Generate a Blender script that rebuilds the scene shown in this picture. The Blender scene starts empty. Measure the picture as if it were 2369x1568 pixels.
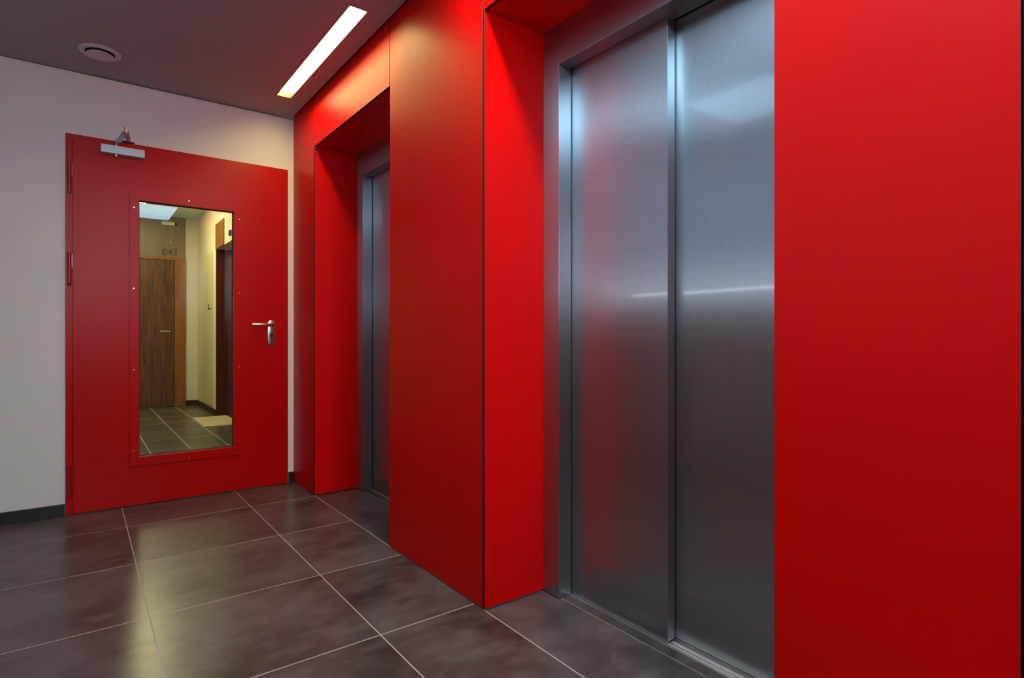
import bpy, bmesh, math, random
from mathutils import Vector, Matrix
random.seed(7)
S = bpy.context.scene
COL = S.collection

# ------------------------------------------------------------------ camera
F_PX = 1332.0
cam_d = bpy.data.cameras.new('camera')
cam_d.sensor_width = 36.0
cam_d.lens = 36.0 * F_PX / 2369.0
cam_d.shift_y = -6.0 / 2369.0
cam_d.clip_start = 0.02
cam = bpy.data.objects.new('camera', cam_d)
cam.location = (0, 0, 1.0)
cam.rotation_euler = (math.radians(90), 0, math.radians(-36.95))
COL.objects.link(cam)
S.camera = cam

# ------------------------------------------------------------------ world, exposure
W = bpy.data.worlds.new('world')
S.world = W
W.use_nodes = True
bg = W.node_tree.nodes['Background']
bg.inputs[0].default_value = (0.82, 0.89, 0.96, 1)
bg.inputs[1].default_value = 9.5
S.view_settings.view_transform = 'Standard'
S.view_settings.look = 'None'
S.view_settings.gamma = 1.0
S.view_settings.use_curve_mapping = False
S.view_settings.exposure = 0.66

LAMP_WARM = (1.0, 0.83, 0.33)
LAMP_COOL = (0.50, 0.78, 1.0)
P_LAMP = 21.0
P_LAMP_2 = 50.0
P_PANEL = 2.9
P_PANEL_2 = 7.6
P_CORR = 42.0

# ------------------------------------------------------------------ geometry helpers
def box(bm, x0, x1, y0, y1, z0, z1):
    vs = [bm.verts.new(p) for p in ((x0,y0,z0),(x1,y0,z0),(x1,y1,z0),(x0,y1,z0),
                                    (x0,y0,z1),(x1,y0,z1),(x1,y1,z1),(x0,y1,z1))]
    for f in ((3,2,1,0),(4,5,6,7),(0,1,5,4),(1,2,6,5),(2,3,7,6),(3,0,4,7)):
        bm.faces.new([vs[i] for i in f])

def tube(bm, a, b, r, n=16, r2=None):
    a, b = Vector(a), Vector(b)
    d = (b - a).normalized()
    u = d.orthogonal().normalized(); v = d.cross(u)
    r2 = r if r2 is None else r2
    A = [bm.verts.new(a + (u*math.cos(t) + v*math.sin(t))*r) for t in [2*math.pi*i/n for i in range(n)]]
    B = [bm.verts.new(b + (u*math.cos(t) + v*math.sin(t))*r2) for t in [2*math.pi*i/n for i in range(n)]]
    for i in range(n):
        j = (i+1) % n
        bm.faces.new((A[i], A[j], B[j], B[i]))
    bm.faces.new(A[::-1]); bm.faces.new(B)

def lathe(bm, prof, c, n=48):
    """prof: list of (r, z) about the z axis through c; closed surface."""
    rings = []
    for r, z in prof:
        if r < 1e-6:
            rings.append([bm.verts.new((c[0], c[1], c[2]+z))])
        else:
            rings.append([bm.verts.new((c[0]+r*math.cos(2*math.pi*i/n), c[1]+r*math.sin(2*math.pi*i/n), c[2]+z)) for i in range(n)])
    for k in range(len(rings)-1):
        p, q = rings[k], rings[k+1]
        for i in range(n):
            j = (i+1) % n
            if len(p) == 1 and len(q) == 1: continue
            if len(p) == 1: bm.faces.new((p[0], q[i], q[j]))
            elif len(q) == 1: bm.faces.new((p[i], p[j], q[0]))
            else: bm.faces.new((p[i], p[j], q[j], q[i]))

def prism(bm, pts, axis, lo, hi):
    """extrude a 2D outline: axis 'y' -> pts are (x,z); 'z' -> (x,y); 'x' -> (y,z)."""
    def P(p, t):
        return {'y': (p[0], t, p[1]), 'z': (p[0], p[1], t), 'x': (t, p[0], p[1])}[axis]
    A = [bm.verts.new(P(p, lo)) for p in pts]; B = [bm.verts.new(P(p, hi)) for p in pts]
    n = len(pts)
    for i in range(n):
        j = (i+1) % n
        bm.faces.new((A[i], A[j], B[j], B[i]))
    bm.faces.new(A[::-1]); bm.faces.new(B)

def add_uv(bm):
    uv = bm.loops.layers.uv.new('UVMap')
    for f in bm.faces:
        n = f.normal
        ax = max(range(3), key=lambda i: abs(n[i]))
        for l in f.loops:
            c = l.vert.co
            l[uv].uv = {0: (c.y, c.z), 1: (c.x, c.z), 2: (c.y, c.x)}[ax]

def obj(name, bm, mat, parent=None, bevel=0.0, seg=2, smooth=False):
    bmesh.ops.recalc_face_normals(bm, faces=bm.faces)
    if bevel:
        bmesh.ops.bevel(bm, geom=list(bm.edges), offset=bevel, segments=seg, profile=0.5, affect='EDGES', clamp_overlap=True)
    bm.normal_update()
    add_uv(bm)
    me = bpy.data.meshes.new(name)
    bm.to_mesh(me); bm.free()
    for m in (mat if isinstance(mat, (list, tuple)) else [mat]):
        me.materials.append(m)
    if smooth:
        for p in me.polygons: p.use_smooth = True
        me.set_sharp_from_angle(angle=math.radians(35))
    o = bpy.data.objects.new(name, me)
    COL.objects.link(o)
    if parent: o.parent = parent
    return o

def boxes(name, lst, mat, parent=None, bevel=0.0, seg=2):
    bm = bmesh.new()
    for b in lst: box(bm, *b)
    return obj(name, bm, mat, parent, bevel, seg)

def tag(o, label=None, cat=None, group=None, kind=None):
    if label: o['label'] = label
    if cat: o['category'] = cat
    if group: o['group'] = group
    if kind: o['kind'] = kind
    return o

def empty(name, loc=(0,0,0)):
    o = bpy.data.objects.new(name, None)
    o.empty_display_size = 0.05
    COL.objects.link(o)
    return o

# ------------------------------------------------------------------ materials
def newmat(name):
    m = bpy.data.materials.new(name); m.use_nodes = True
    nt = m.node_tree
    return m, nt, nt.nodes['Principled BSDF']

def set_(b, **k):
    names = dict(col='Base Color', rough='Roughness', metal='Metallic', spec='Specular IOR Level',
                 coat='Coat Weight', crough='Coat Roughness', aniso='Anisotropic', ior='IOR', arot='Anisotropic Rotation')
    for a, v in k.items():
        b.inputs[names[a]].default_value = v

def simple(name, col, rough=0.5, metal=0.0, **k):
    m, nt, b = newmat(name)
    set_(b, col=(*col, 1), rough=rough, metal=metal, **k)
    return m

def noise(nt, scale, detail=4, rough=0.55, stretch=(1,1,1), coord='Object', dist=0.0):
    tc = nt.nodes.new('ShaderNodeTexCoord'); mp = nt.nodes.new('ShaderNodeMapping')
    mp.inputs['Scale'].default_value = stretch
    n = nt.nodes.new('ShaderNodeTexNoise')
    n.inputs['Scale'].default_value = scale; n.inputs['Detail'].default_value = detail
    n.inputs['Roughness'].default_value = rough; n.inputs['Distortion'].default_value = dist
    nt.links.new(tc.outputs[coord], mp.inputs[0]); nt.links.new(mp.outputs[0], n.inputs['Vector'])
    return n

def ramp(nt, src, stops):
    r = nt.nodes.new('ShaderNodeValToRGB')
    while len(r.color_ramp.elements) < len(stops): r.color_ramp.elements.new(0.5)
    for e, (p, c) in zip(r.color_ramp.elements, stops):
        e.position = p; e.color = (*c, 1) if len(c) == 3 else c
    nt.links.new(src, r.inputs[0])
    return r

def bump(nt, b, src, strength, dist=0.001):
    bp = nt.nodes.new('ShaderNodeBump')
    bp.inputs['Strength'].default_value = strength; bp.inputs['Distance'].default_value = dist
    nt.links.new(src, bp.inputs['Height']); nt.links.new(bp.outputs[0], b.inputs['Normal'])

# red laminate cladding (satin)
def red_paint(name, col, rough, spec=0.5, bs=0.05):
    m, nt, b = newmat(name)
    set_(b, rough=rough, spec=spec)
    n = noise(nt, 2.2, 3)
    r = ramp(nt, n.outputs[0], [(0.35, [c*0.95 for c in col]), (0.7, [min(1, c*1.04) for c in col])])
    nt.links.new(r.outputs[0], b.inputs['Base Color'])
    n2 = noise(nt, 420, 2)
    bump(nt, b, n2.outputs[0], bs, 0.0004)
    return m
M_RED = red_paint('red_laminate', (0.73, 0.0004, 0.0004), 0.40, 0.17)
M_REDDOOR = red_paint('red_door_paint', (0.56, 0.0005, 0.0005), 0.30, 0.2)
M_REDHINGE = simple('red_hinge_paint', (0.40, 0.003, 0.003), 0.25)
M_CORE = simple('black_laminate_core', (0.006, 0.005, 0.005), 0.6)
M_GAP = simple('black_substructure', (0.004, 0.004, 0.004), 0.8)

def wallpaint(name, col):
    m, nt, b = newmat(name)
    set_(b, rough=0.75, spec=0.3)
    n = noise(nt, 1.6, 5, 0.6)
    r = ramp(nt, n.outputs[0], [(0.3, [c*0.96 for c in col]), (0.72, col)])
    nt.links.new(r.outputs[0], b.inputs['Base Color'])
    n2 = noise(nt, 160, 4)
    bump(nt, b, n2.outputs[0], 0.12, 0.0008)
    return m
M_WALL = wallpaint('off_white_wall_paint', (0.87, 0.84, 0.80))
M_CORRWALL = wallpaint('cream_wall_paint', (0.74, 0.70, 0.52))
M_CEIL = wallpaint('ceiling_paint', (0.42, 0.365, 0.37))
M_BASE = simple('charcoal_skirting', (0.014, 0.013, 0.012), 0.38)

# brushed steel, vertical grain
def steel(name, col, rough, aniso, rot=0.0):
    m, nt, b = newmat(name)
    set_(b, metal=1.0, rough=rough, aniso=aniso, arot=rot, coat=0.65, crough=0.055)
    t = nt.nodes.new('ShaderNodeTangent'); t.direction_type = 'UV_MAP'; t.uv_map = 'UVMap'
    nt.links.new(t.outputs[0], b.inputs['Tangent'])
    n = noise(nt, 500, 3, 0.6, (1, 1, 0.012))
    r = ramp(nt, n.outputs[0], [(0.3, [c*0.93 for c in col]), (0.7, [min(1, c*1.05) for c in col])])
    nt.links.new(r.outputs[0], b.inputs['Base Color'])
    mr = nt.nodes.new('ShaderNodeMapRange')
    mr.inputs['To Min'].default_value = rough-0.03; mr.inputs['To Max'].default_value = rough+0.03
    nt.links.new(n.outputs[0], mr.inputs['Value']); nt.links.new(mr.outputs[0], b.inputs['Roughness'])
    return m
M_STEEL = steel('brushed_steel', (0.47, 0.515, 0.55), 0.34, 0.93)
M_SILL = simple('aluminium_sill', (0.80, 0.82, 0.80), 0.36, 1.0)
M_SILLDARK = simple('dark_sill_groove', (0.05, 0.05, 0.05), 0.5, 0.6)
M_CHROME = simple('satin_chrome', (0.62, 0.60, 0.58), 0.28, 1.0)
M_SILVER = simple('silver_paint', (0.58, 0.60, 0.66), 0.38, 0.35)
M_GASKET = simple('black_gasket', (0.008, 0.008, 0.008), 0.6)
M_KEY = simple('dark_keyhole', (0.01, 0.01, 0.01), 0.5)

# floor tile
def tilemat(name, dark, light, rough):
    m, nt, b = newmat(name)
    oi = nt.nodes.new('ShaderNodeObjectInfo')
    tc = nt.nodes.new('ShaderNodeTexCoord')
    mul = nt.nodes.new('ShaderNodeVectorMath'); mul.operation = 'SCALE'
    cmb = nt.nodes.new('ShaderNodeCombineXYZ')
    for i in range(3): nt.links.new(oi.outputs['Random'], cmb.inputs[i])
    nt.links.new(cmb.outputs[0], mul.inputs[0]); mul.inputs['Scale'].default_value = 37.0
    add = nt.nodes.new('ShaderNodeVectorMath'); add.operation = 'ADD'
    nt.links.new(tc.outputs['Object'], add.inputs[0]); nt.links.new(mul.outputs[0], add.inputs[1])
    def nz(scale, det, rg, dist=0, stretch=(1,1,1)):
        mp = nt.nodes.new('ShaderNodeMapping'); mp.inputs['Scale'].default_value = stretch
        mp.inputs['Rotation'].default_value = (0, 0, 0.5)
        nt.links.new(add.outputs[0], mp.inputs[0])
        n = nt.nodes.new('ShaderNodeTexNoise')
        n.inputs['Scale'].default_value = scale; n.inputs['Detail'].default_value = det
        n.inputs['Roughness'].default_value = rg; n.inputs['Distortion'].default_value = dist
        nt.links.new(mp.outputs[0], n.inputs['Vector']); return n
    n1 = nz(2.3, 4, 0.55, 0.3, (1, 1.3, 1))
    r1 = ramp(nt, n1.outputs[0], [(0.34, dark), (0.50, [(a+b_)/2 for a, b_ in zip(dark, light)]), (0.66, light)])
    n2 = nz(9.0, 7, 0.68, 0.0, (1, 1.6, 1))
    r2 = ramp(nt, n2.outputs[0], [(0.46, (0, 0, 0)), (0.72, (1, 1, 1))])
    mx = nt.nodes.new('ShaderNodeMix'); mx.data_type = 'RGBA'
    fac = nt.nodes.new('ShaderNodeMath'); fac.operation = 'MULTIPLY'; fac.inputs[1].default_value = 0.55
    nt.links.new(r2.outputs[0], fac.inputs[0]); nt.links.new(fac.outputs[0], mx.inputs[0])
    nt.links.new(r1.outputs[0], mx.inputs[6]); mx.inputs[7].default_value = (*[min(1, c*1.7) for c in light], 1)
    nt.links.new(mx.outputs[2], b.inputs['Base Color'])
    set_(b, spec=0.45, rough=rough)
    return m
M_TILE = tilemat('brown_grey_porcelain', (0.036, 0.025, 0.023), (0.105, 0.083, 0.078), 0.28)
M_TILE2 = tilemat('corridor_porcelain', (0.045, 0.038, 0.028), (0.10, 0.085, 0.06), 0.30)
M_GROUT = simple('pale_grout', (0.46, 0.39, 0.34), 0.8)

def wood(name, c1, c2, scale=7):
    m, nt, b = newmat(name)
    n = noise(nt, scale, 6, 0.6, (6, 6, 0.35), dist=0.5)
    r = ramp(nt, n.outputs[0], [(0.3, c1), (0.7, c2)])
    nt.links.new(r.outputs[0], b.inputs['Base Color']); set_(b, rough=0.42)
    return m
M_WOODRED = wood('reddish_brown_wood', (0.028, 0.006, 0.001), (0.19, 0.06, 0.008))
M_WOODCASE = wood('orange_brown_wood', (0.17, 0.06, 0.006), (0.30, 0.12, 0.015))
M_WOODDARK = wood('dark_brown_wood', (0.035, 0.010, 0.005), (0.075, 0.025, 0.012))
M_VENEER = wood('greyish_veneer', (0.17, 0.12, 0.07), (0.25, 0.18, 0.105), 5)
M_MAT = simple('beige_doormat', (0.55, 0.48, 0.30), 0.95)
M_TEXT = simple('grey_lettering', (0.03, 0.03, 0.03), 0.6)
M_WHITEPLASTIC = simple('white_plastic', (0.62, 0.58, 0.56), 0.45)
M_WHITEFRAME = simple('white_window_frame', (0.75, 0.75, 0.74), 0.4)

def emit(name, col, strength):
    m = bpy.data.materials.new(name); m.use_nodes = True
    nt = m.node_tree; nt.nodes.clear()
    e = nt.nodes.new('ShaderNodeEmission'); o = nt.nodes.new('ShaderNodeOutputMaterial')
    e.inputs[0].default_value = (*col, 1); e.inputs[1].default_value = strength
    nt.links.new(e.outputs[0], o.inputs[0])
    return m
M_LAMP = emit('warm_lamp_diffuser', LAMP_WARM, P_LAMP)
M_LAMP2 = emit('warm_lamp_diffuser_near', (1.0, 0.86, 0.70), P_LAMP_2)
M_PANEL = emit('added_panel_glow', LAMP_COOL, P_PANEL)
M_PANEL2 = emit('added_panel_glow_near', LAMP_COOL, P_PANEL_2)  # stronger glow of the added panel, brightens the near red wall
M_CORRLAMP = emit('corridor_lamp_diffuser', (1.0, 0.84, 0.48), P_CORR)
M_LAMPRIM = simple('lamp_rim', (0.10, 0.07, 0.045), 0.5)

def glassmat(name, tint, ior=1.5, extra=0.0, rough=0.0):
    m = bpy.data.materials.new(name); m.use_nodes = True
    nt = m.node_tree; nt.nodes.clear()
    o = nt.nodes.new('ShaderNodeOutputMaterial'); mix = nt.nodes.new('ShaderNodeMixShader')
    t = nt.nodes.new('ShaderNodeBsdfTransparent'); g = nt.nodes.new('ShaderNodeBsdfGlossy')
    f = nt.nodes.new('ShaderNodeFresnel'); f.inputs[0].default_value = ior
    ad = nt.nodes.new('ShaderNodeMath'); ad.operation = 'ADD'; ad.inputs[1].default_value = extra
    t.inputs[0].default_value = (*tint, 1); g.inputs['Roughness'].default_value = rough
    nt.links.new(f.outputs[0], ad.inputs[0]); nt.links.new(ad.outputs[0], mix.inputs[0])
    nt.links.new(t.outputs[0], mix.inputs[1]); nt.links.new(g.outputs[0], mix.inputs[2])
    nt.links.new(mix.outputs[0], o.inputs[0])
    return m
M_GLASS = glassmat('door_glass', (0.84, 0.87, 0.80), 1.5, 0.0)
M_WINGLASS = glassmat('window_glass', (0.96, 0.98, 1.0), 1.45)

# ------------------------------------------------------------------ dimensions (metres)
XW = 1.180            # face of the red cladding on the lift wall
XR = 1.460            # face of the steel lift frames
YE = 4.070            # end wall
XL = -0.75            # left wall, out of frame
YB = -2.50            # back wall behind the photographer
ZC = 2.495            # ceiling
TH = 0.011            # laminate thickness
OPEN = [(2.535, 3.628), (0.644, 1.735)]     # clear y range of both lift recesses
ZH = 2.190            # underside of the recesses
DX0, DX1, DZ1 = -0.060, 1.140, 2.135        # end wall door outline

# ------------------------------------------------------------------ floor
floor = boxes('floor', [(XL-0.2, 1.75, YB-0.2, YE+0.3, -0.08, -0.0002)], M_GROUT)
tag(floor, 'glossy brown-grey porcelain tile floor with thin pale grout lines', 'floor', kind='structure')
G = 0.0022
def tile(x0, x1, y0, y1, parent, mat, name='tile', G=0.0022):
    o = boxes(name, [(x0+G - (x0+x1)/2, x1-G - (x0+x1)/2, y0+G*1.15-(y0+y1)/2, y1-G*1.15-(y0+y1)/2, -0.009, 0.0)], mat, parent)
    o.location = ((x0+x1)/2, (y0+y1)/2, random.uniform(-0.0001, 0.00005))
    return o
PITCH = 0.607
xs = [0.201 + PITCH*k for k in range(-4, 2)]        # joints parallel to the lift wall
xs = [XL] + [x for x in xs if x > XL+0.02] + [XW+0.0040]
ys = [3.628 - PITCH*k for k in range(0, 11)]
ys = [YE] + [y for y in ys if y > YB+0.03] + [YB]
for a, b in zip(xs[:-1], xs[1:]):
    for d, c in zip(ys[:-1], ys[1:]):
        tile(a, b, c, d, floor, M_TILE)
for (ya, yb) in OPEN:                                # tiles inside the recesses
    cuts = sorted([ya-0.0, yb] + [y for y in ys if ya+0.05 < y < yb-0.05 and False])
    for c, d in zip(cuts[:-1], cuts[1:]):
        tile(XW+0.0040, 1.4745, c-0.008, d+0.008, floor, M_TILE)

# ------------------------------------------------------------------ ceiling with the lamp recesses
LX0, LX1 = 0.975, 1.065
LAMPS = [(2.515, 3.725), (0.585, 1.795)]
ADDED_PANELS = [(-0.58, 0.02, 1.72, 2.32), (-0.05, 0.94, -0.45, 0.75)]   # added cool panels, unseen, placed for reflections in steel and glass
T = 0.06
holes = [(LX0, LX1, a, b) for a, b in LAMPS] + ADDED_PANELS
gx = sorted({XL, 1.164} | {h[0] for h in holes} | {h[1] for h in holes})
gy = sorted({YB, YE} | {h[2] for h in holes} | {h[3] for h in holes})
cl = []
for i in range(len(gx)-1):
    for j in range(len(gy)-1):
        mx_, my_ = (gx[i]+gx[i+1])/2, (gy[j]+gy[j+1])/2
        if not any(h[0] < mx_ < h[1] and h[2] < my_ < h[3] for h in holes):
            cl.append((gx[i], gx[i+1], gy[j], gy[j+1], ZC, ZC+T))
cl += [(XL-0.2, 1.75, YB-0.2, YE+0.2, ZC+T+0.002, ZC+T+0.1)]
ceiling = boxes('ceiling', cl, M_CEIL)
tag(ceiling, 'flat mauve-grey painted ceiling with a narrow shadow gap', 'ceiling', kind='structure')

# ------------------------------------------------------------------ end wall with door opening
OX0, OX1, OZ = -0.035, 1.115, 2.11
wall_end = boxes('wall_end', [
    (XL-0.2, OX0, YE, YE+0.2, 0, ZC-0.008), (OX1, 1.75, YE, YE+0.2, 0, ZC-0.008), (OX0, OX1, YE, YE+0.2, OZ, ZC-0.008)], M_WALL)
tag(wall_end, 'off-white plastered end wall around the red door', 'wall', kind='structure')
tr = boxes('trim_1', [(XL, XW-0.001, YE-0.004, YE-0.0005, ZC-0.018, ZC-0.009)], M_WALL)
tag(tr, 'thin white edge bead along the top of the end wall', 'trim', kind='structure')
tr = boxes('trim_2', [(XL, XW, YE+0.012, YE+0.02, ZC-0.0079, ZC)], M_GAP)  # black strip gives the gap its shade by colour
tag(tr, 'black strip that paints in the shade of the gap between the end wall and the ceiling', 'trim', kind='structure')
bs = boxes('baseboard_left', [(XL, DX0-0.002, YE-0.012, YE-0.0005, 0.0, 0.066)], M_BASE, bevel=0.0015)
tag(bs, 'charcoal tile skirting left of the red door', 'skirting', kind='structure')
bs = boxes('baseboard_right', [(DX1+0.004, XW-0.001, YE-0.012, YE-0.0005, 0.0, 0.072)], M_BASE, bevel=0.0015)
tag(bs, 'short charcoal skirting piece between red door and lift wall', 'skirting', kind='structure')
# out of frame walls
LY0, LY1, LZ0, LZ1 = 0.3, 3.5, 1.338, 2.44
wl = boxes('wall_left', [(XL-0.2, XL, YB-0.2, LY0, 0, ZC+0.05), (XL-0.2, XL, LY1, YE, 0, ZC+0.05),
                         (XL-0.2, XL, LY0, LY1, 0, LZ0), (XL-0.2, XL, LY0, LY1, LZ1, ZC+0.05)], wallpaint('grey_side_wall_paint', (0.20, 0.195, 0.195)))
win2 = boxes('added_window_2', [(XL-0.16, XL-0.12, LY0, LY1, LZ1-0.03, LZ1), (XL-0.16, XL-0.12, LY0, LY0+0.04, LZ0, LZ1-0.03), (XL-0.16, XL-0.12, LY1-0.04, LY1, LZ0, LZ1-0.03)], M_WHITEFRAME)  # added, unseen: feeds the bluish reflections in the lift steel
tag(win2, 'unseen ribbon window added in the side wall for the reflections in the lift steel', 'window', kind='structure')
boxes('pane', [(XL-0.143, XL-0.139, LY0+0.04, LY1-0.04, LZ0+0.001, LZ1-0.03)], M_WINGLASS, win2)
m_blind = bpy.data.materials.new('translucent_blind'); m_blind.use_nodes = True
nt = m_blind.node_tree; nt.nodes.clear()
tl = nt.nodes.new('ShaderNodeBsdfTranslucent'); ou = nt.nodes.new('ShaderNodeOutputMaterial')
tl.inputs[0].default_value = (0.245, 0.27, 0.295, 1); nt.links.new(tl.outputs[0], ou.inputs[0])
bl = boxes('added_roller_blind', [(XL-0.040, XL-0.039, LY0+0.002, LY1-0.002, LZ0+0.024, LZ1-0.002)], m_blind)  # added blind, its bottom gap makes the bright line in the steel
tag(bl, 'unseen roller blind added over the side window to shape its reflection in the lift steel', 'blind')
tag(wl, 'grey side wall opposite the lifts', 'wall', kind='structure')
WX0, WX1, WZ0, WZ1 = -0.45, 0.75, 1.37, 2.38
wb = boxes('wall_back', [(XL, WX0, YB-0.2, YB, 0, ZC), (WX1, 1.75, YB-0.2, YB, 0, ZC),
                         (WX0, WX1, YB-0.2, YB, 0, WZ0), (WX0, WX1, YB-0.2, YB, WZ1, ZC)], wallpaint('grey_back_wall_paint', (0.24, 0.24, 0.25)))
tag(wb, 'grey wall behind the photographer holding the added window', 'wall', kind='structure')
fr = []
for x in (WX0, (WX0+WX1)/2-0.025, WX1-0.05):
    fr.append((x, x+0.05, YB-0.13, YB-0.07, WZ0+0.05, WZ1-0.05))
fr += [(WX0, WX1, YB-0.13, YB-0.07, WZ0, WZ0+0.05), (WX0, WX1, YB-0.13, YB-0.07, WZ1-0.05, WZ1)]
win = boxes('added_window_1', fr, M_WHITEFRAME)  # added, unseen: lets in daylight and reflections from behind the camera
tag(win, 'unseen white framed window added in the back wall for daylight and reflections', 'window', kind='structure')
boxes('pane', [(WX0+0.05, (WX0+WX1)/2-0.025, YB-0.103, YB-0.099, WZ0+0.05, WZ1-0.05)], M_WINGLASS, win)
boxes('pane', [((WX0+WX1)/2+0.025, WX1-0.05, YB-0.103, YB-0.099, WZ0+0.05, WZ1-0.05)], M_WINGLASS, win)

# ------------------------------------------------------------------ lift wall: black substructure and red laminate panels
sub = [(XW+TH+0.001, XW+TH+0.02, YB, YE, ZC-0.019, ZC+0.055),
       (XW+TH+0.001, 1.75, OPEN[0][1]+TH+0.001, YE, 0, ZC-0.02),
       (XW+TH+0.001, 1.75, OPEN[1][1]+TH+0.001, OPEN[0][0]-TH-0.001, 0, ZC-0.02),
       (XW+TH+0.001, 1.75, YB, OPEN[1][0]-TH-0.001, 0, ZC-0.02)]
for a, b in OPEN:
    sub.append((XW+TH+0.001, 1.75, a-TH-0.001, b+TH+0.001, ZH+TH+0.001, ZC-0.02))
wall_right = boxes('wall_right', sub, M_GAP)
tag(wall_right, 'lift wall clad in glossy red laminate panels with thin black joints', 'wall', kind='structure')

def laminate(x0, x1, y0, y1, z0, z1, face):
    """red skins on the two large faces, black core showing on the cut edges"""
    bm = bmesh.new(); box(bm, x0, x1, y0, y1, z0, z1)
    bmesh.ops.recalc_face_normals(bm, faces=bm.faces); bm.normal_update()
    bmesh.ops.bevel(bm, geom=list(bm.edges), offset=0.0008, segments=1, affect='EDGES')
    bm.normal_update()
    ax = 'xyz'.index(face)
    for f in bm.faces:
        f.material_index = 0 if abs(f.normal[ax]) > 0.9 else 1
    return obj('panel', bm, [M_RED, M_CORE], wall_right)
g = 0.0015
zt, zb = ZC+0.045, 0.006
ya0, ya1 = OPEN[0]; yb0, yb1 = OPEN[1]
X0, X1 = XW, XW+TH
laminate(X0, X1, ya1+TH+g, YE-0.001, zb, zt, 'x')
laminate(X0, X1, ya0+g, ya1+TH-g, ZH, zt, 'x')
laminate(X0, X1, yb1+TH+g, ya0-g, zb, zt, 'x')
laminate(X0, X1, yb0+g, yb1+TH-g, ZH, zt, 'x')
laminate(X0, X1, 0.240+g, yb0-g, zb, zt, 'x')
laminate(X0, X1, -1.10+g, 0.240-g, zb, zt, 'x')
laminate(X0, X1, YB+0.002, -1.10-g, zb, zt, 'x')
for a, b in OPEN:
    laminate(X0, XR+0.02, b, b+TH, zb, ZH-0.0005, 'y')              # far cheek, black edge to the room
    laminate(X1+0.001, XR+0.02, a-TH, a, zb, ZH-0.0005, 'y')        # near cheek
    laminate(X1+0.001, XR+0.02, a-TH, b+TH, ZH, ZH+TH, 'z')         # soffit

# ------------------------------------------------------------------ lift entrances
def lift(a, b, label):
    root = empty('lift_entrance')
    tag(root, label, 'lift', 'steel lift entrances in the red wall')
    jw, hz = 0.091, 2.036
    # frame: jambs and lintel
    boxes('jamb', [(XR, 1.522, b-jw, b-0.0005, 0.003, ZH-0.001)], M_STEEL, root, 0.0012)
    boxes('jamb', [(XR, 1.522, a+0.0005, a+jw, 0.003, ZH-0.001)], M_STEEL, root, 0.0012)
    boxes('lintel', [(XR, 1.518, a+jw+0.0008, b-jw-0.0008, hz, ZH-0.001),
                     (1.5185, 1.562, a+jw+0.0008, b-jw-0.0008, hz+0.003, hz+0.06)], M_STEEL, root, 0.0012)
    mid = (a+b)/2
    for (x0, x1, y0, y1) in ((1.526, 1.562, mid-0.001, b-jw+0.03), (1.568, 1.602, a+jw-0.03, mid+0.02)):
        boxes('door_panel', [(x0, x1, y0, y1, 0.010, hz+0.045)], M_STEEL, root, 0.0012)
    boxes('shaft_lining', [(1.64, 1.66, a-0.01, b+0.01, 0.0, 2.15), (1.525, 1.64, b-jw+0.035, b-jw+0.05, 0.0, 2.15),
                           (1.605, 1.64, a, b, hz+0.07, hz+0.09)], M_GAP, root)
    s = boxes('sill', [(1.4745, 1.5165, a+jw, b-jw, -0.008, 0.0008)], M_TILE, root)
    trk = [(1.5175, 1.5255), (1.533, 1.541), (1.552, 1.566), (1.574, 1.581), (1.592, 1.604)]
    boxes('track', [(p, q, a+jw-0.03, b-jw+0.03, -0.006, 0.004) for p, q in trk], M_SILL, root, 0.0006, 1)
    boxes('track_bed', [(1.521, 1.606, a+jw-0.03, b-jw+0.03, -0.0075, -0.004)], M_SILLDARK, root)
    return root
lift(*OPEN[1], 'near brushed steel lift entrance with two wide sliding door panels')
lift(*OPEN[0], 'far brushed steel lift entrance nearest the red door, mostly hidden by the red pier')

# ------------------------------------------------------------------ ceiling lights
def strip_lamp(y0, y1, mat, label):
    root = empty('ceiling_light')
    tag(root, label, 'ceiling light', 'recessed strip lights along the lift wall')
    e = 0.004
    zr = ZC+0.036
    boxes('rim', [(LX0, LX0+e, y0, y1, ZC-0.002, zr), (LX1-e, LX1, y0, y1, ZC-0.002, zr),
                  (LX0+e, LX1-e, y0, y0+e, ZC-0.002, zr), (LX0+e, LX1-e, y1-e, y1, ZC-0.002, zr)], M_LAMPRIM, root)
    boxes('housing', [(LX0+0.001, LX1-0.001, y0+0.001, y1-0.001, ZC+0.0385, ZC+T-0.001)], M_WHITEPLASTIC, root)
    boxes('diffuser', [(LX0+e, LX1-e, y0+e, y1-e, ZC+0.031, ZC+0.038)], mat, root)
strip_lamp(*LAMPS[0], M_LAMP, 'long narrow recessed warm white strip light above the far lift')
strip_lamp(*LAMPS[1], M_LAMP2, 'recessed strip light above the near lift, out of frame')
for (x0, x1, y0, y1), lab in zip(ADDED_PANELS, ('unseen square cool panel added to the ceiling for the reflection in the steel doors',
                                          'unseen large cool panel added to the ceiling to brighten the near red wall and reflect in the door glass')):
    pr = empty('added_ceiling_panel')
    tag(pr, lab, 'ceiling light')
    boxes('frame', [(x0, x0+0.02, y0, y1, ZC-0.004, ZC+0.02), (x1-0.02, x1, y0, y1, ZC-0.004, ZC+0.02),
                    (x0+0.02, x1-0.02, y0, y0+0.02, ZC-0.004, ZC+0.02), (x0+0.02, x1-0.02, y1-0.02, y1, ZC-0.004, ZC+0.02)], M_WHITEPLASTIC, pr)
    boxes('diffuser', [(x0+0.02, x1-0.02, y0+0.02, y1-0.02, ZC+0.002, ZC+0.01)], M_PANEL2 if x1 > 0.5 else M_PANEL, pr)
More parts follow.
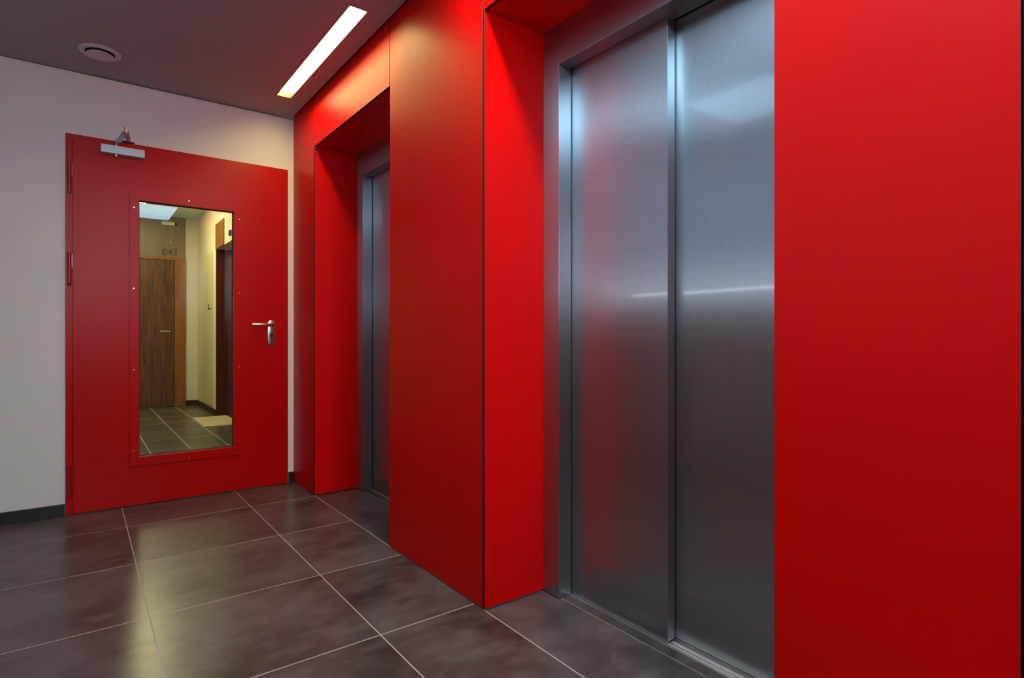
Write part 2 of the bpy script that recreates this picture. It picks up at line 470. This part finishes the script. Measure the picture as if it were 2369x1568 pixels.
# ------------------------------------------------------------------ round ceiling vent
vent = empty('ceiling_vent')
tag(vent, 'round white ceiling air valve with a recessed disc near the end wall', 'vent')
vc = (0.089, 3.722, ZC)
bm = bmesh.new()
lathe(bm, [(0.074, 0.03), (0.074, 0.0), (0.072, -0.002), (0.078, -0.001), (0.094, 0.0005), (0.094, -0.004), (0.090, -0.008), (0.076, -0.011), (0.066, -0.008), (0.064, 0.0), (0.064, 0.03)][4:], vc)
obj('ring', bm, M_WHITEPLASTIC, vent, smooth=True)
bm = bmesh.new()
lathe(bm, [(0.0, -0.008), (0.050, -0.010), (0.060, -0.016), (0.062, -0.020), (0.060, -0.023), (0.045, -0.026), (0.0, -0.027)], vc)
obj('disc', bm, M_WHITEPLASTIC, vent, smooth=True)
bm = bmesh.new()
lathe(bm, [(0.0, -0.0002), (0.068, -0.0002), (0.068, -0.0015), (0.008, -0.0015), (0.008, -0.0078), (0.0, -0.0078)], vc)
obj('painted_throat', bm, M_GAP, vent)  # flat black disc painted in for the dark inside of the valve

# ------------------------------------------------------------------ red fire door in the end wall
YF = YE - 0.024        # front face of the leaf
door = empty('door_1')
tag(door, 'red steel fire door with a tall glazed panel in the end wall', 'door', kind='structure')
boxes('door_frame', [(DX0, -0.027, YE-0.012, YE-0.0005, 0.001, DZ1), (-0.027, DX1, YE-0.012, YE-0.0005, 2.128, DZ1),
                     (1.119, DX1, YE-0.012, YE-0.0005, 0.001, 2.128),
                     (OX0+0.001, -0.010, YE-0.0004, YE+0.16, 0.001, OZ-0.001), (1.092, OX1-0.001, YE-0.0004, YE+0.16, 0.001, OZ-0.001),
                     (-0.010, 1.092, YE-0.0004, YE+0.16, 2.088, OZ-0.001)], M_REDDOOR, door, 0.001)
gx0, gx1, gz0, gz1 = 0.284, 0.797, 0.288, 1.803
lx0, lx1, lz0, lz1 = -0.0255, 1.133, 0.007, 2.127
leaf = boxes('door_leaf', [(lx0, gx0-0.02, YF, YE-0.013, lz0, lz1), (gx1+0.02, lx1, YF, YE-0.013, lz0, lz1),
                    (gx0-0.02, gx1+0.02, YF, YE-0.013, lz0, gz0-0.02), (gx0-0.02, gx1+0.02, YF, YE-0.013, gz1+0.02, lz1),
                    (-0.008, gx0-0.02, YE-0.013, YE+0.03, lz0, 2.085), (gx1+0.02, 1.09, YE-0.013, YE+0.03, lz0, 2.085),
                    (gx0-0.02, gx1+0.02, YE-0.013, YE+0.03, lz0, gz0-0.02), (gx0-0.02, gx1+0.02, YE-0.013, YE+0.03, gz1+0.02, 2.085)], M_REDDOOR, door)
# glazing bead: raised flat frame with mitred inner step
def ringframe(bm, o, i, y0, y1):
    (ax0, ax1, az0, az1), (bx0, bx1, bz0, bz1) = o, i
    P = [(ax0, az0), (ax1, az0), (ax1, az1), (ax0, az1)]; Q = [(bx0, bz0), (bx1, bz0), (bx1, bz1), (bx0, bz1)]
    V = [[bm.verts.new((p[0], y, p[1])) for p in L] for L in (P, Q) for y in (y0, y1)]
    a0, a1, b0, b1 = V
    for k in range(4):
        j = (k+1) % 4
        bm.faces.new((a0[k], a0[j], b0[j], b0[k])); bm.faces.new((a1[k], a1[j], b1[j], b1[k]))
        bm.faces.new((a0[k], a0[j], a1[j], a1[k])); bm.faces.new((b0[k], b0[j], b1[j], b1[k]))
bm = bmesh.new()
ringframe(bm, (0.238, 0.849, 0.235, 1.859), (gx0, gx1, gz0, gz1), YF-0.008, YF+0.0)
ringframe(bm, (gx0-0.019, gx1+0.019, gz0-0.019, gz1+0.019), (gx0, gx1, gz0, gz1), YF+0.0005, YF+0.031)
bead = obj('glazing_bead', bm, M_REDDOOR, door, 0.0008)
for (x, z) in ((0.259, 1.758), (0.543, 1.836), (0.829, 1.757), (0.257, 1.282), (0.829, 1.281), (0.257, 0.804), (0.829, 0.804),
               (0.256, 0.329), (0.829, 0.328), (0.543, 0.254)):
    bm = bmesh.new()
    tube(bm, (x, YF-0.0075, z), (x, YF-0.0110, z), 0.0050, 12, 0.0036)
    obj('screw', bm, M_CHROME, bead, smooth=True)
boxes('glass_pane', [(gx0-0.018, gx1+0.018, YF+0.0315, YF+0.0375, gz0-0.018, gz1+0.018)], M_GLASS, door)
boxes('gasket', [(gx0, gx0+0.004, YF+0.026, YF+0.0312, gz0+0.004, gz1-0.004), (gx1-0.004, gx1, YF+0.026, YF+0.0312, gz0+0.004, gz1-0.004),
                 (gx0, gx1, YF+0.026, YF+0.0312, gz1-0.004, gz1), (gx0, gx1, YF+0.026, YF+0.0312, gz0, gz0+0.004)], M_GASKET, door)
# hinges
for (z0, z1, kind) in ((1.807, 1.976, 0), (1.293, 1.468, 1), (0.104, 0.276, 2)):
    bm = bmesh.new(); xh, yh = -0.0425, YE-0.022
    zm = (z0+z1)/2
    tube(bm, (xh, yh, z0), (xh, yh, zm-0.0008), 0.0095, 20); tube(bm, (xh, yh, zm+0.0008), (xh, yh, z1), 0.0095, 20)
    box(bm, xh+0.004, lx0-0.001, yh+0.001, yh+0.004, zm+0.004, z1-0.004)
    h = obj('hinge', bm, M_REDHINGE, door, smooth=True)
    bm = bmesh.new()
    tube(bm, (xh, yh, z0-0.007), (xh, yh, z0-0.0005), 0.006, 16, 0.0095)
    o = obj('hinge_pin', bm, M_CHROME if kind == 0 else M_REDHINGE, h, smooth=True)
    if kind == 0: tag(o, 'bare metal pin end')
# lever handle on long plate
bm = bmesh.new()
pts = []
px, r = 1.028, 0.0235
for k in range(13): t = math.pi*k/12; pts.append((px+r*math.cos(t), 1.1085-r+r*math.sin(t)))
for k in range(13): t = math.pi+math.pi*k/12; pts.append((px+r*math.cos(t), 0.943+r+r*math.sin(t)))
prism(bm, pts, 'y', YF-0.008, YF-0.0003)
handle = obj('door_handle', bm, M_CHROME, door, 0.0012, smooth=True)
tag(handle, 'satin metal lever handle on a long rounded plate')
cd = bpy.data.curves.new('lever', 'CURVE'); cd.dimensions = '3D'
sp = cd.splines.new('BEZIER'); P = [(px+0.004, YF-0.006, 1.077), (px+0.002, YF-0.040, 1.077), (px-0.020, YF-0.053, 1.077), (px-0.122, YF-0.053, 1.078), (px-0.132, YF-0.051, 1.078)]
sp.bezier_points.add(len(P)-1)
for b_, p_ in zip(sp.bezier_points, P): b_.co = p_; b_.handle_left_type = b_.handle_right_type = 'AUTO'
cd.bevel_depth = 0.0088; cd.bevel_resolution = 5; cd.use_fill_caps = True; cd.materials.append(M_CHROME)
lv = bpy.data.objects.new('lever', cd); COL.objects.link(lv); lv.parent = handle
bm = bmesh.new()
tube(bm, (px, YF-0.0078, 1.012), (px, YF-0.0092, 1.012), 0.0088, 16)
box(bm, px-0.0045, px+0.0045, YF-0.0092, YF-0.0078, 0.988, 1.012)
obj('keyhole', bm, M_KEY, handle)
# overhead closer
cz0, cz1, cx0, cx1 = 2.046, 2.093, 0.099, 0.309
closer = boxes('door_closer', [(cx0, cx1, YF-0.048, YF-0.0003, cz0, cz1)], M_SILVER, door, 0.0025)
tag(closer, 'silver overhead closer box with folding arm')
def cm(name, fn, mat=M_CHROME):
    bm = bmesh.new(); fn(bm); return obj(name, bm, mat, closer, smooth=True)
yc = YF-0.026
xp = 0.172
cm('spindle', lambda bm: (tube(bm, (xp, yc, cz1+0.0002), (xp, yc, cz1+0.016), 0.010), tube(bm, (xp, yc, cz0-0.0002), (xp, yc, cz0-0.012), 0.009, 16, 0.007)))
bracket = boxes('arm_bracket', [(0.17, 0.262, YE-0.006, YE-0.0005, 2.138, 2.160), (0.17, 0.262, YE-0.034, YE-0.006, 2.138, 2.142)], M_CHROME, closer, 0.001)
def bar(bm, a, b, w, t):
    a, b = Vector(a), Vector(b); d = (b-a).normalized(); s = Vector((0,0,1)).cross(d)
    if s.length < 0.1: s = Vector((1,0,0))
    s.normalize(); u = d.cross(s)
    vs = []
    for p in (a, b):
        for i, j in ((-1,-1),(1,-1),(1,1),(-1,1)): vs.append(bm.verts.new(p + s*w/2*i + u*t/2*j))
    for f in ((0,1,2,3),(7,6,5,4),(0,4,5,1),(1,5,6,2),(2,6,7,3),(3,7,4,0)): bm.faces.new([vs[k] for k in f])
ye = YF-0.262          # elbow sticks out towards the room
cm('main_arm', lambda bm: bar(bm, (xp, yc, cz1+0.013), (0.205, ye, cz1+0.026), 0.026, 0.006))
cm('link_arm', lambda bm: (bar(bm, (0.205, ye, cz1+0.036), (0.232, YE-0.022, 2.148), 0.024, 0.006),
                           tube(bm, (0.232, YE-0.022, 2.143), (0.232, YE-0.022, 2.160), 0.008)))
cm('elbow', lambda bm: tube(bm, (0.205, ye, cz1+0.018), (0.205, ye, cz1+0.052), 0.0085))

# ------------------------------------------------------------------ corridor seen through the glass
YQ, XQ, ZQ = 9.48, 1.385, 2.70
cf = boxes('corridor_floor', [(-1.2, 2.2, YE+0.31, YQ+0.2, -0.08, -0.0003)], M_GROUT)
tag(cf, 'brown tiled corridor floor seen through the door glass', 'floor', kind='structure')
cxs = [-1.2, -0.72, -0.415, -0.11, 0.185, 0.490, 0.795, 1.100, XQ+0.015, 1.70]
cys = [4.08+0.0] + [4.68+0.6*k for k in range(0, 8)] + [YQ]
boxes('tile', [(-0.008, 1.09, YE+0.031, YE+0.2, -0.009, 0)], M_TILE2, cf)
for a, b in zip(cxs[:-1], cxs[1:]):
    for c, d in zip(cys[:-1], cys[1:]):
        c = max(c, YE+0.202)
        if c < d: tile(a, b, c, d, cf, M_TILE2, G=0.004)
o = boxes('corridor_ceiling', [(-1.2, 2.2, YE+0.2, YQ+0.2, ZQ, ZQ+0.1)], wallpaint('white_ceiling_paint', (0.74, 0.84, 0.92)))
tag(o, 'white corridor ceiling beyond the red door', 'ceiling', kind='structure')
NY0, NY1 = 6.95, 8.05       # door niche in the right corridor wall
o = boxes('wall_corridor_right', [(XQ, XQ+0.7, NY1, YQ+0.2, 0, ZQ), (XQ, XQ+0.7, YE+0.2, NY0, 0, ZQ),
                                  (XQ, XQ+0.159, NY0, NY1, 2.092, ZQ), (XQ+0.16, XQ+0.7, NY0, NY1, 0, ZQ)], M_CORRWALL)
tag(o, 'cream corridor wall on the right with a doorway niche', 'wall', kind='structure')
o = boxes('wall_corridor_end', [(-1.2, 2.2, YQ, YQ+0.2, 0, ZQ)], wallpaint('beige_end_wall', (0.66, 0.62, 0.50)))
tag(o, 'cream wall at the far end of the corridor around the wooden door', 'wall', kind='structure')
o = boxes('wall_corridor_left', [(-1.2, -1.1, YE+0.2, YQ, 0, ZQ)], M_CORRWALL)
tag(o, 'cream corridor wall on the left, hidden behind the red door', 'wall', kind='structure')
o = boxes('baseboard_corridor_end', [(1.235, XQ-0.012, YQ-0.012, YQ-0.0005, 0.0005, 0.075)], M_BASE)
tag(o, 'dark skirting at the corridor end beside the wooden door', 'skirting', kind='structure')
o = boxes('baseboard_corridor_right', [(XQ-0.012, XQ-0.0005, NY1+0.01, YQ-0.013, 0.0005, 0.075)], M_BASE)
tag(o, 'dark skirting along the right corridor wall', 'skirting', kind='structure')
# niche lining and dark door
d3 = empty('door_3')
tag(d3, 'dark brown wooden door in the right corridor niche', 'door', kind='structure')
boxes('door_leaf', [(XQ+0.12, XQ+0.155, NY0+0.045, NY1-0.045, 0.008, 2.07)], M_WOODDARK, d3, 0.002)
boxes('door_jamb', [(XQ-0.004, XQ+0.155, NY1-0.04, NY1-0.001, 0.001, 2.09), (XQ-0.004, XQ+0.155, NY0+0.001, NY0+0.04, 0.001, 2.09)], M_WOODDARK, d3)
o = boxes('transom_panel', [(XQ-0.010, XQ-0.0005, 7.54, NY1-0.001, 2.095, 2.41)], M_WOODCASE, d3, 0.001)
tag(o, 'orange-brown wood panel above the doorway')
o = boxes('wall_plate', [(XQ-0.02, XQ-0.0005, 7.14, 7.21, 2.15, 2.21)], M_KEY, None, 0.003)
tag(o, 'small dark square plate on the corridor wall above the doormat', 'plate')
cab = boxes('service_hatch', [(XQ-0.012, XQ-0.0005, 8.27, 9.02, 0.10, 2.09)], simple('pale_green_grey_lacquer', (0.60, 0.58, 0.34), 0.5), None, 0.002)
tag(cab, 'tall pale service hatch door flush in the cream corridor wall', 'hatch')
bm = bmesh.new(); tube(bm, (XQ-0.0125, 8.33, 1.36), (XQ-0.0125-0.03, 8.33, 1.36), 0.006); tube(bm, (XQ-0.0125-0.03, 8.33, 1.34), (XQ-0.0125-0.03, 8.33, 1.42), 0.004)
obj('handle', bm, M_KEY, cab, smooth=True)
# wooden end door
d2 = empty('door_2')
tag(d2, 'reddish-brown wooden apartment door at the corridor end, seen through the glass', 'door', kind='structure')
boxes('door_leaf', [(0.20, 1.085, YQ-0.035, YQ-0.002, 0.012, 2.075)], M_WOODRED, d2, 0.002)
boxes('door_casing', [(1.09, 1.225, YQ-0.045, YQ-0.001, 0.001, 2.125), (0.06, 0.195, YQ-0.045, YQ-0.001, 0.001, 2.125),
                      (0.195, 1.09, YQ-0.045, YQ-0.001, 2.08, 2.125)], M_WOODCASE, d2, 0.002)
for k in range(4):
    boxes('veneer_panel', [(0.062+k*0.291, 0.062+(k+1)*0.291-0.002, YQ-0.018, YQ-0.001, 2.127, ZQ-0.003)], M_VENEER, d2, 0.001)
bm = bmesh.new(); tube(bm, (1.03, YQ-0.075, 1.07), (0.91, YQ-0.075, 1.07), 0.009); tube(bm, (1.03, YQ-0.036, 1.07), (1.03, YQ-0.082, 1.07), 0.009)
obj('door_handle', bm, M_CHROME, d2, smooth=True)
cu = bpy.data.curves.new('door_number', 'FONT'); cu.body = '043'; cu.size = 0.125; cu.extrude = 0.001; cu.align_x = 'CENTER'
tmp = bpy.data.objects.new('door_number_text', cu); COL.objects.link(tmp)
dg = bpy.context.evaluated_depsgraph_get()
me = bpy.data.meshes.new_from_object(tmp.evaluated_get(dg))
bpy.data.objects.remove(tmp); bpy.data.curves.remove(cu)
me.materials.clear(); me.materials.append(M_TEXT)
tx = bpy.data.objects.new('door_number', me); COL.objects.link(tx)
tx.location = (1.035, YQ-0.0195, 2.155); tx.rotation_euler = (math.radians(90), 0, 0)
tag(tx, 'grey number 043 on the veneer above the corridor end door', 'number')
el = empty('emergency_light')
tag(el, 'small white box light high on the corridor end wall above the number', 'light')
boxes('housing', [(0.93, 1.09, YQ-0.05, YQ-0.001, 2.575, 2.622)], M_WHITEFRAME, el, 0.004)
boxes('end_cap', [(1.091, 1.112, YQ-0.045, YQ-0.001, 2.578, 2.618)], M_KEY, el, 0.002)
# doormat
dm = boxes('doormat', [(1.105, XQ+0.10, 7.09, 7.95, 0.0003, 0.010)], M_MAT, None, 0.003)
tag(dm, 'pale beige doormat on the corridor floor by the dark niche door', 'doormat')
# corridor lamp
cr = empty('corridor_light')
tag(cr, 'bright strip light on the corridor ceiling at the top left of the door glass', 'ceiling light')
boxes('housing', [(0.50, 0.68, 7.15, 8.55, ZQ-0.012, ZQ-0.0005)], M_WHITEPLASTIC, cr)
boxes('diffuser', [(0.51, 0.67, 7.16, 8.54, ZQ-0.030, ZQ-0.0125)], M_CORRLAMP, cr, 0.003)
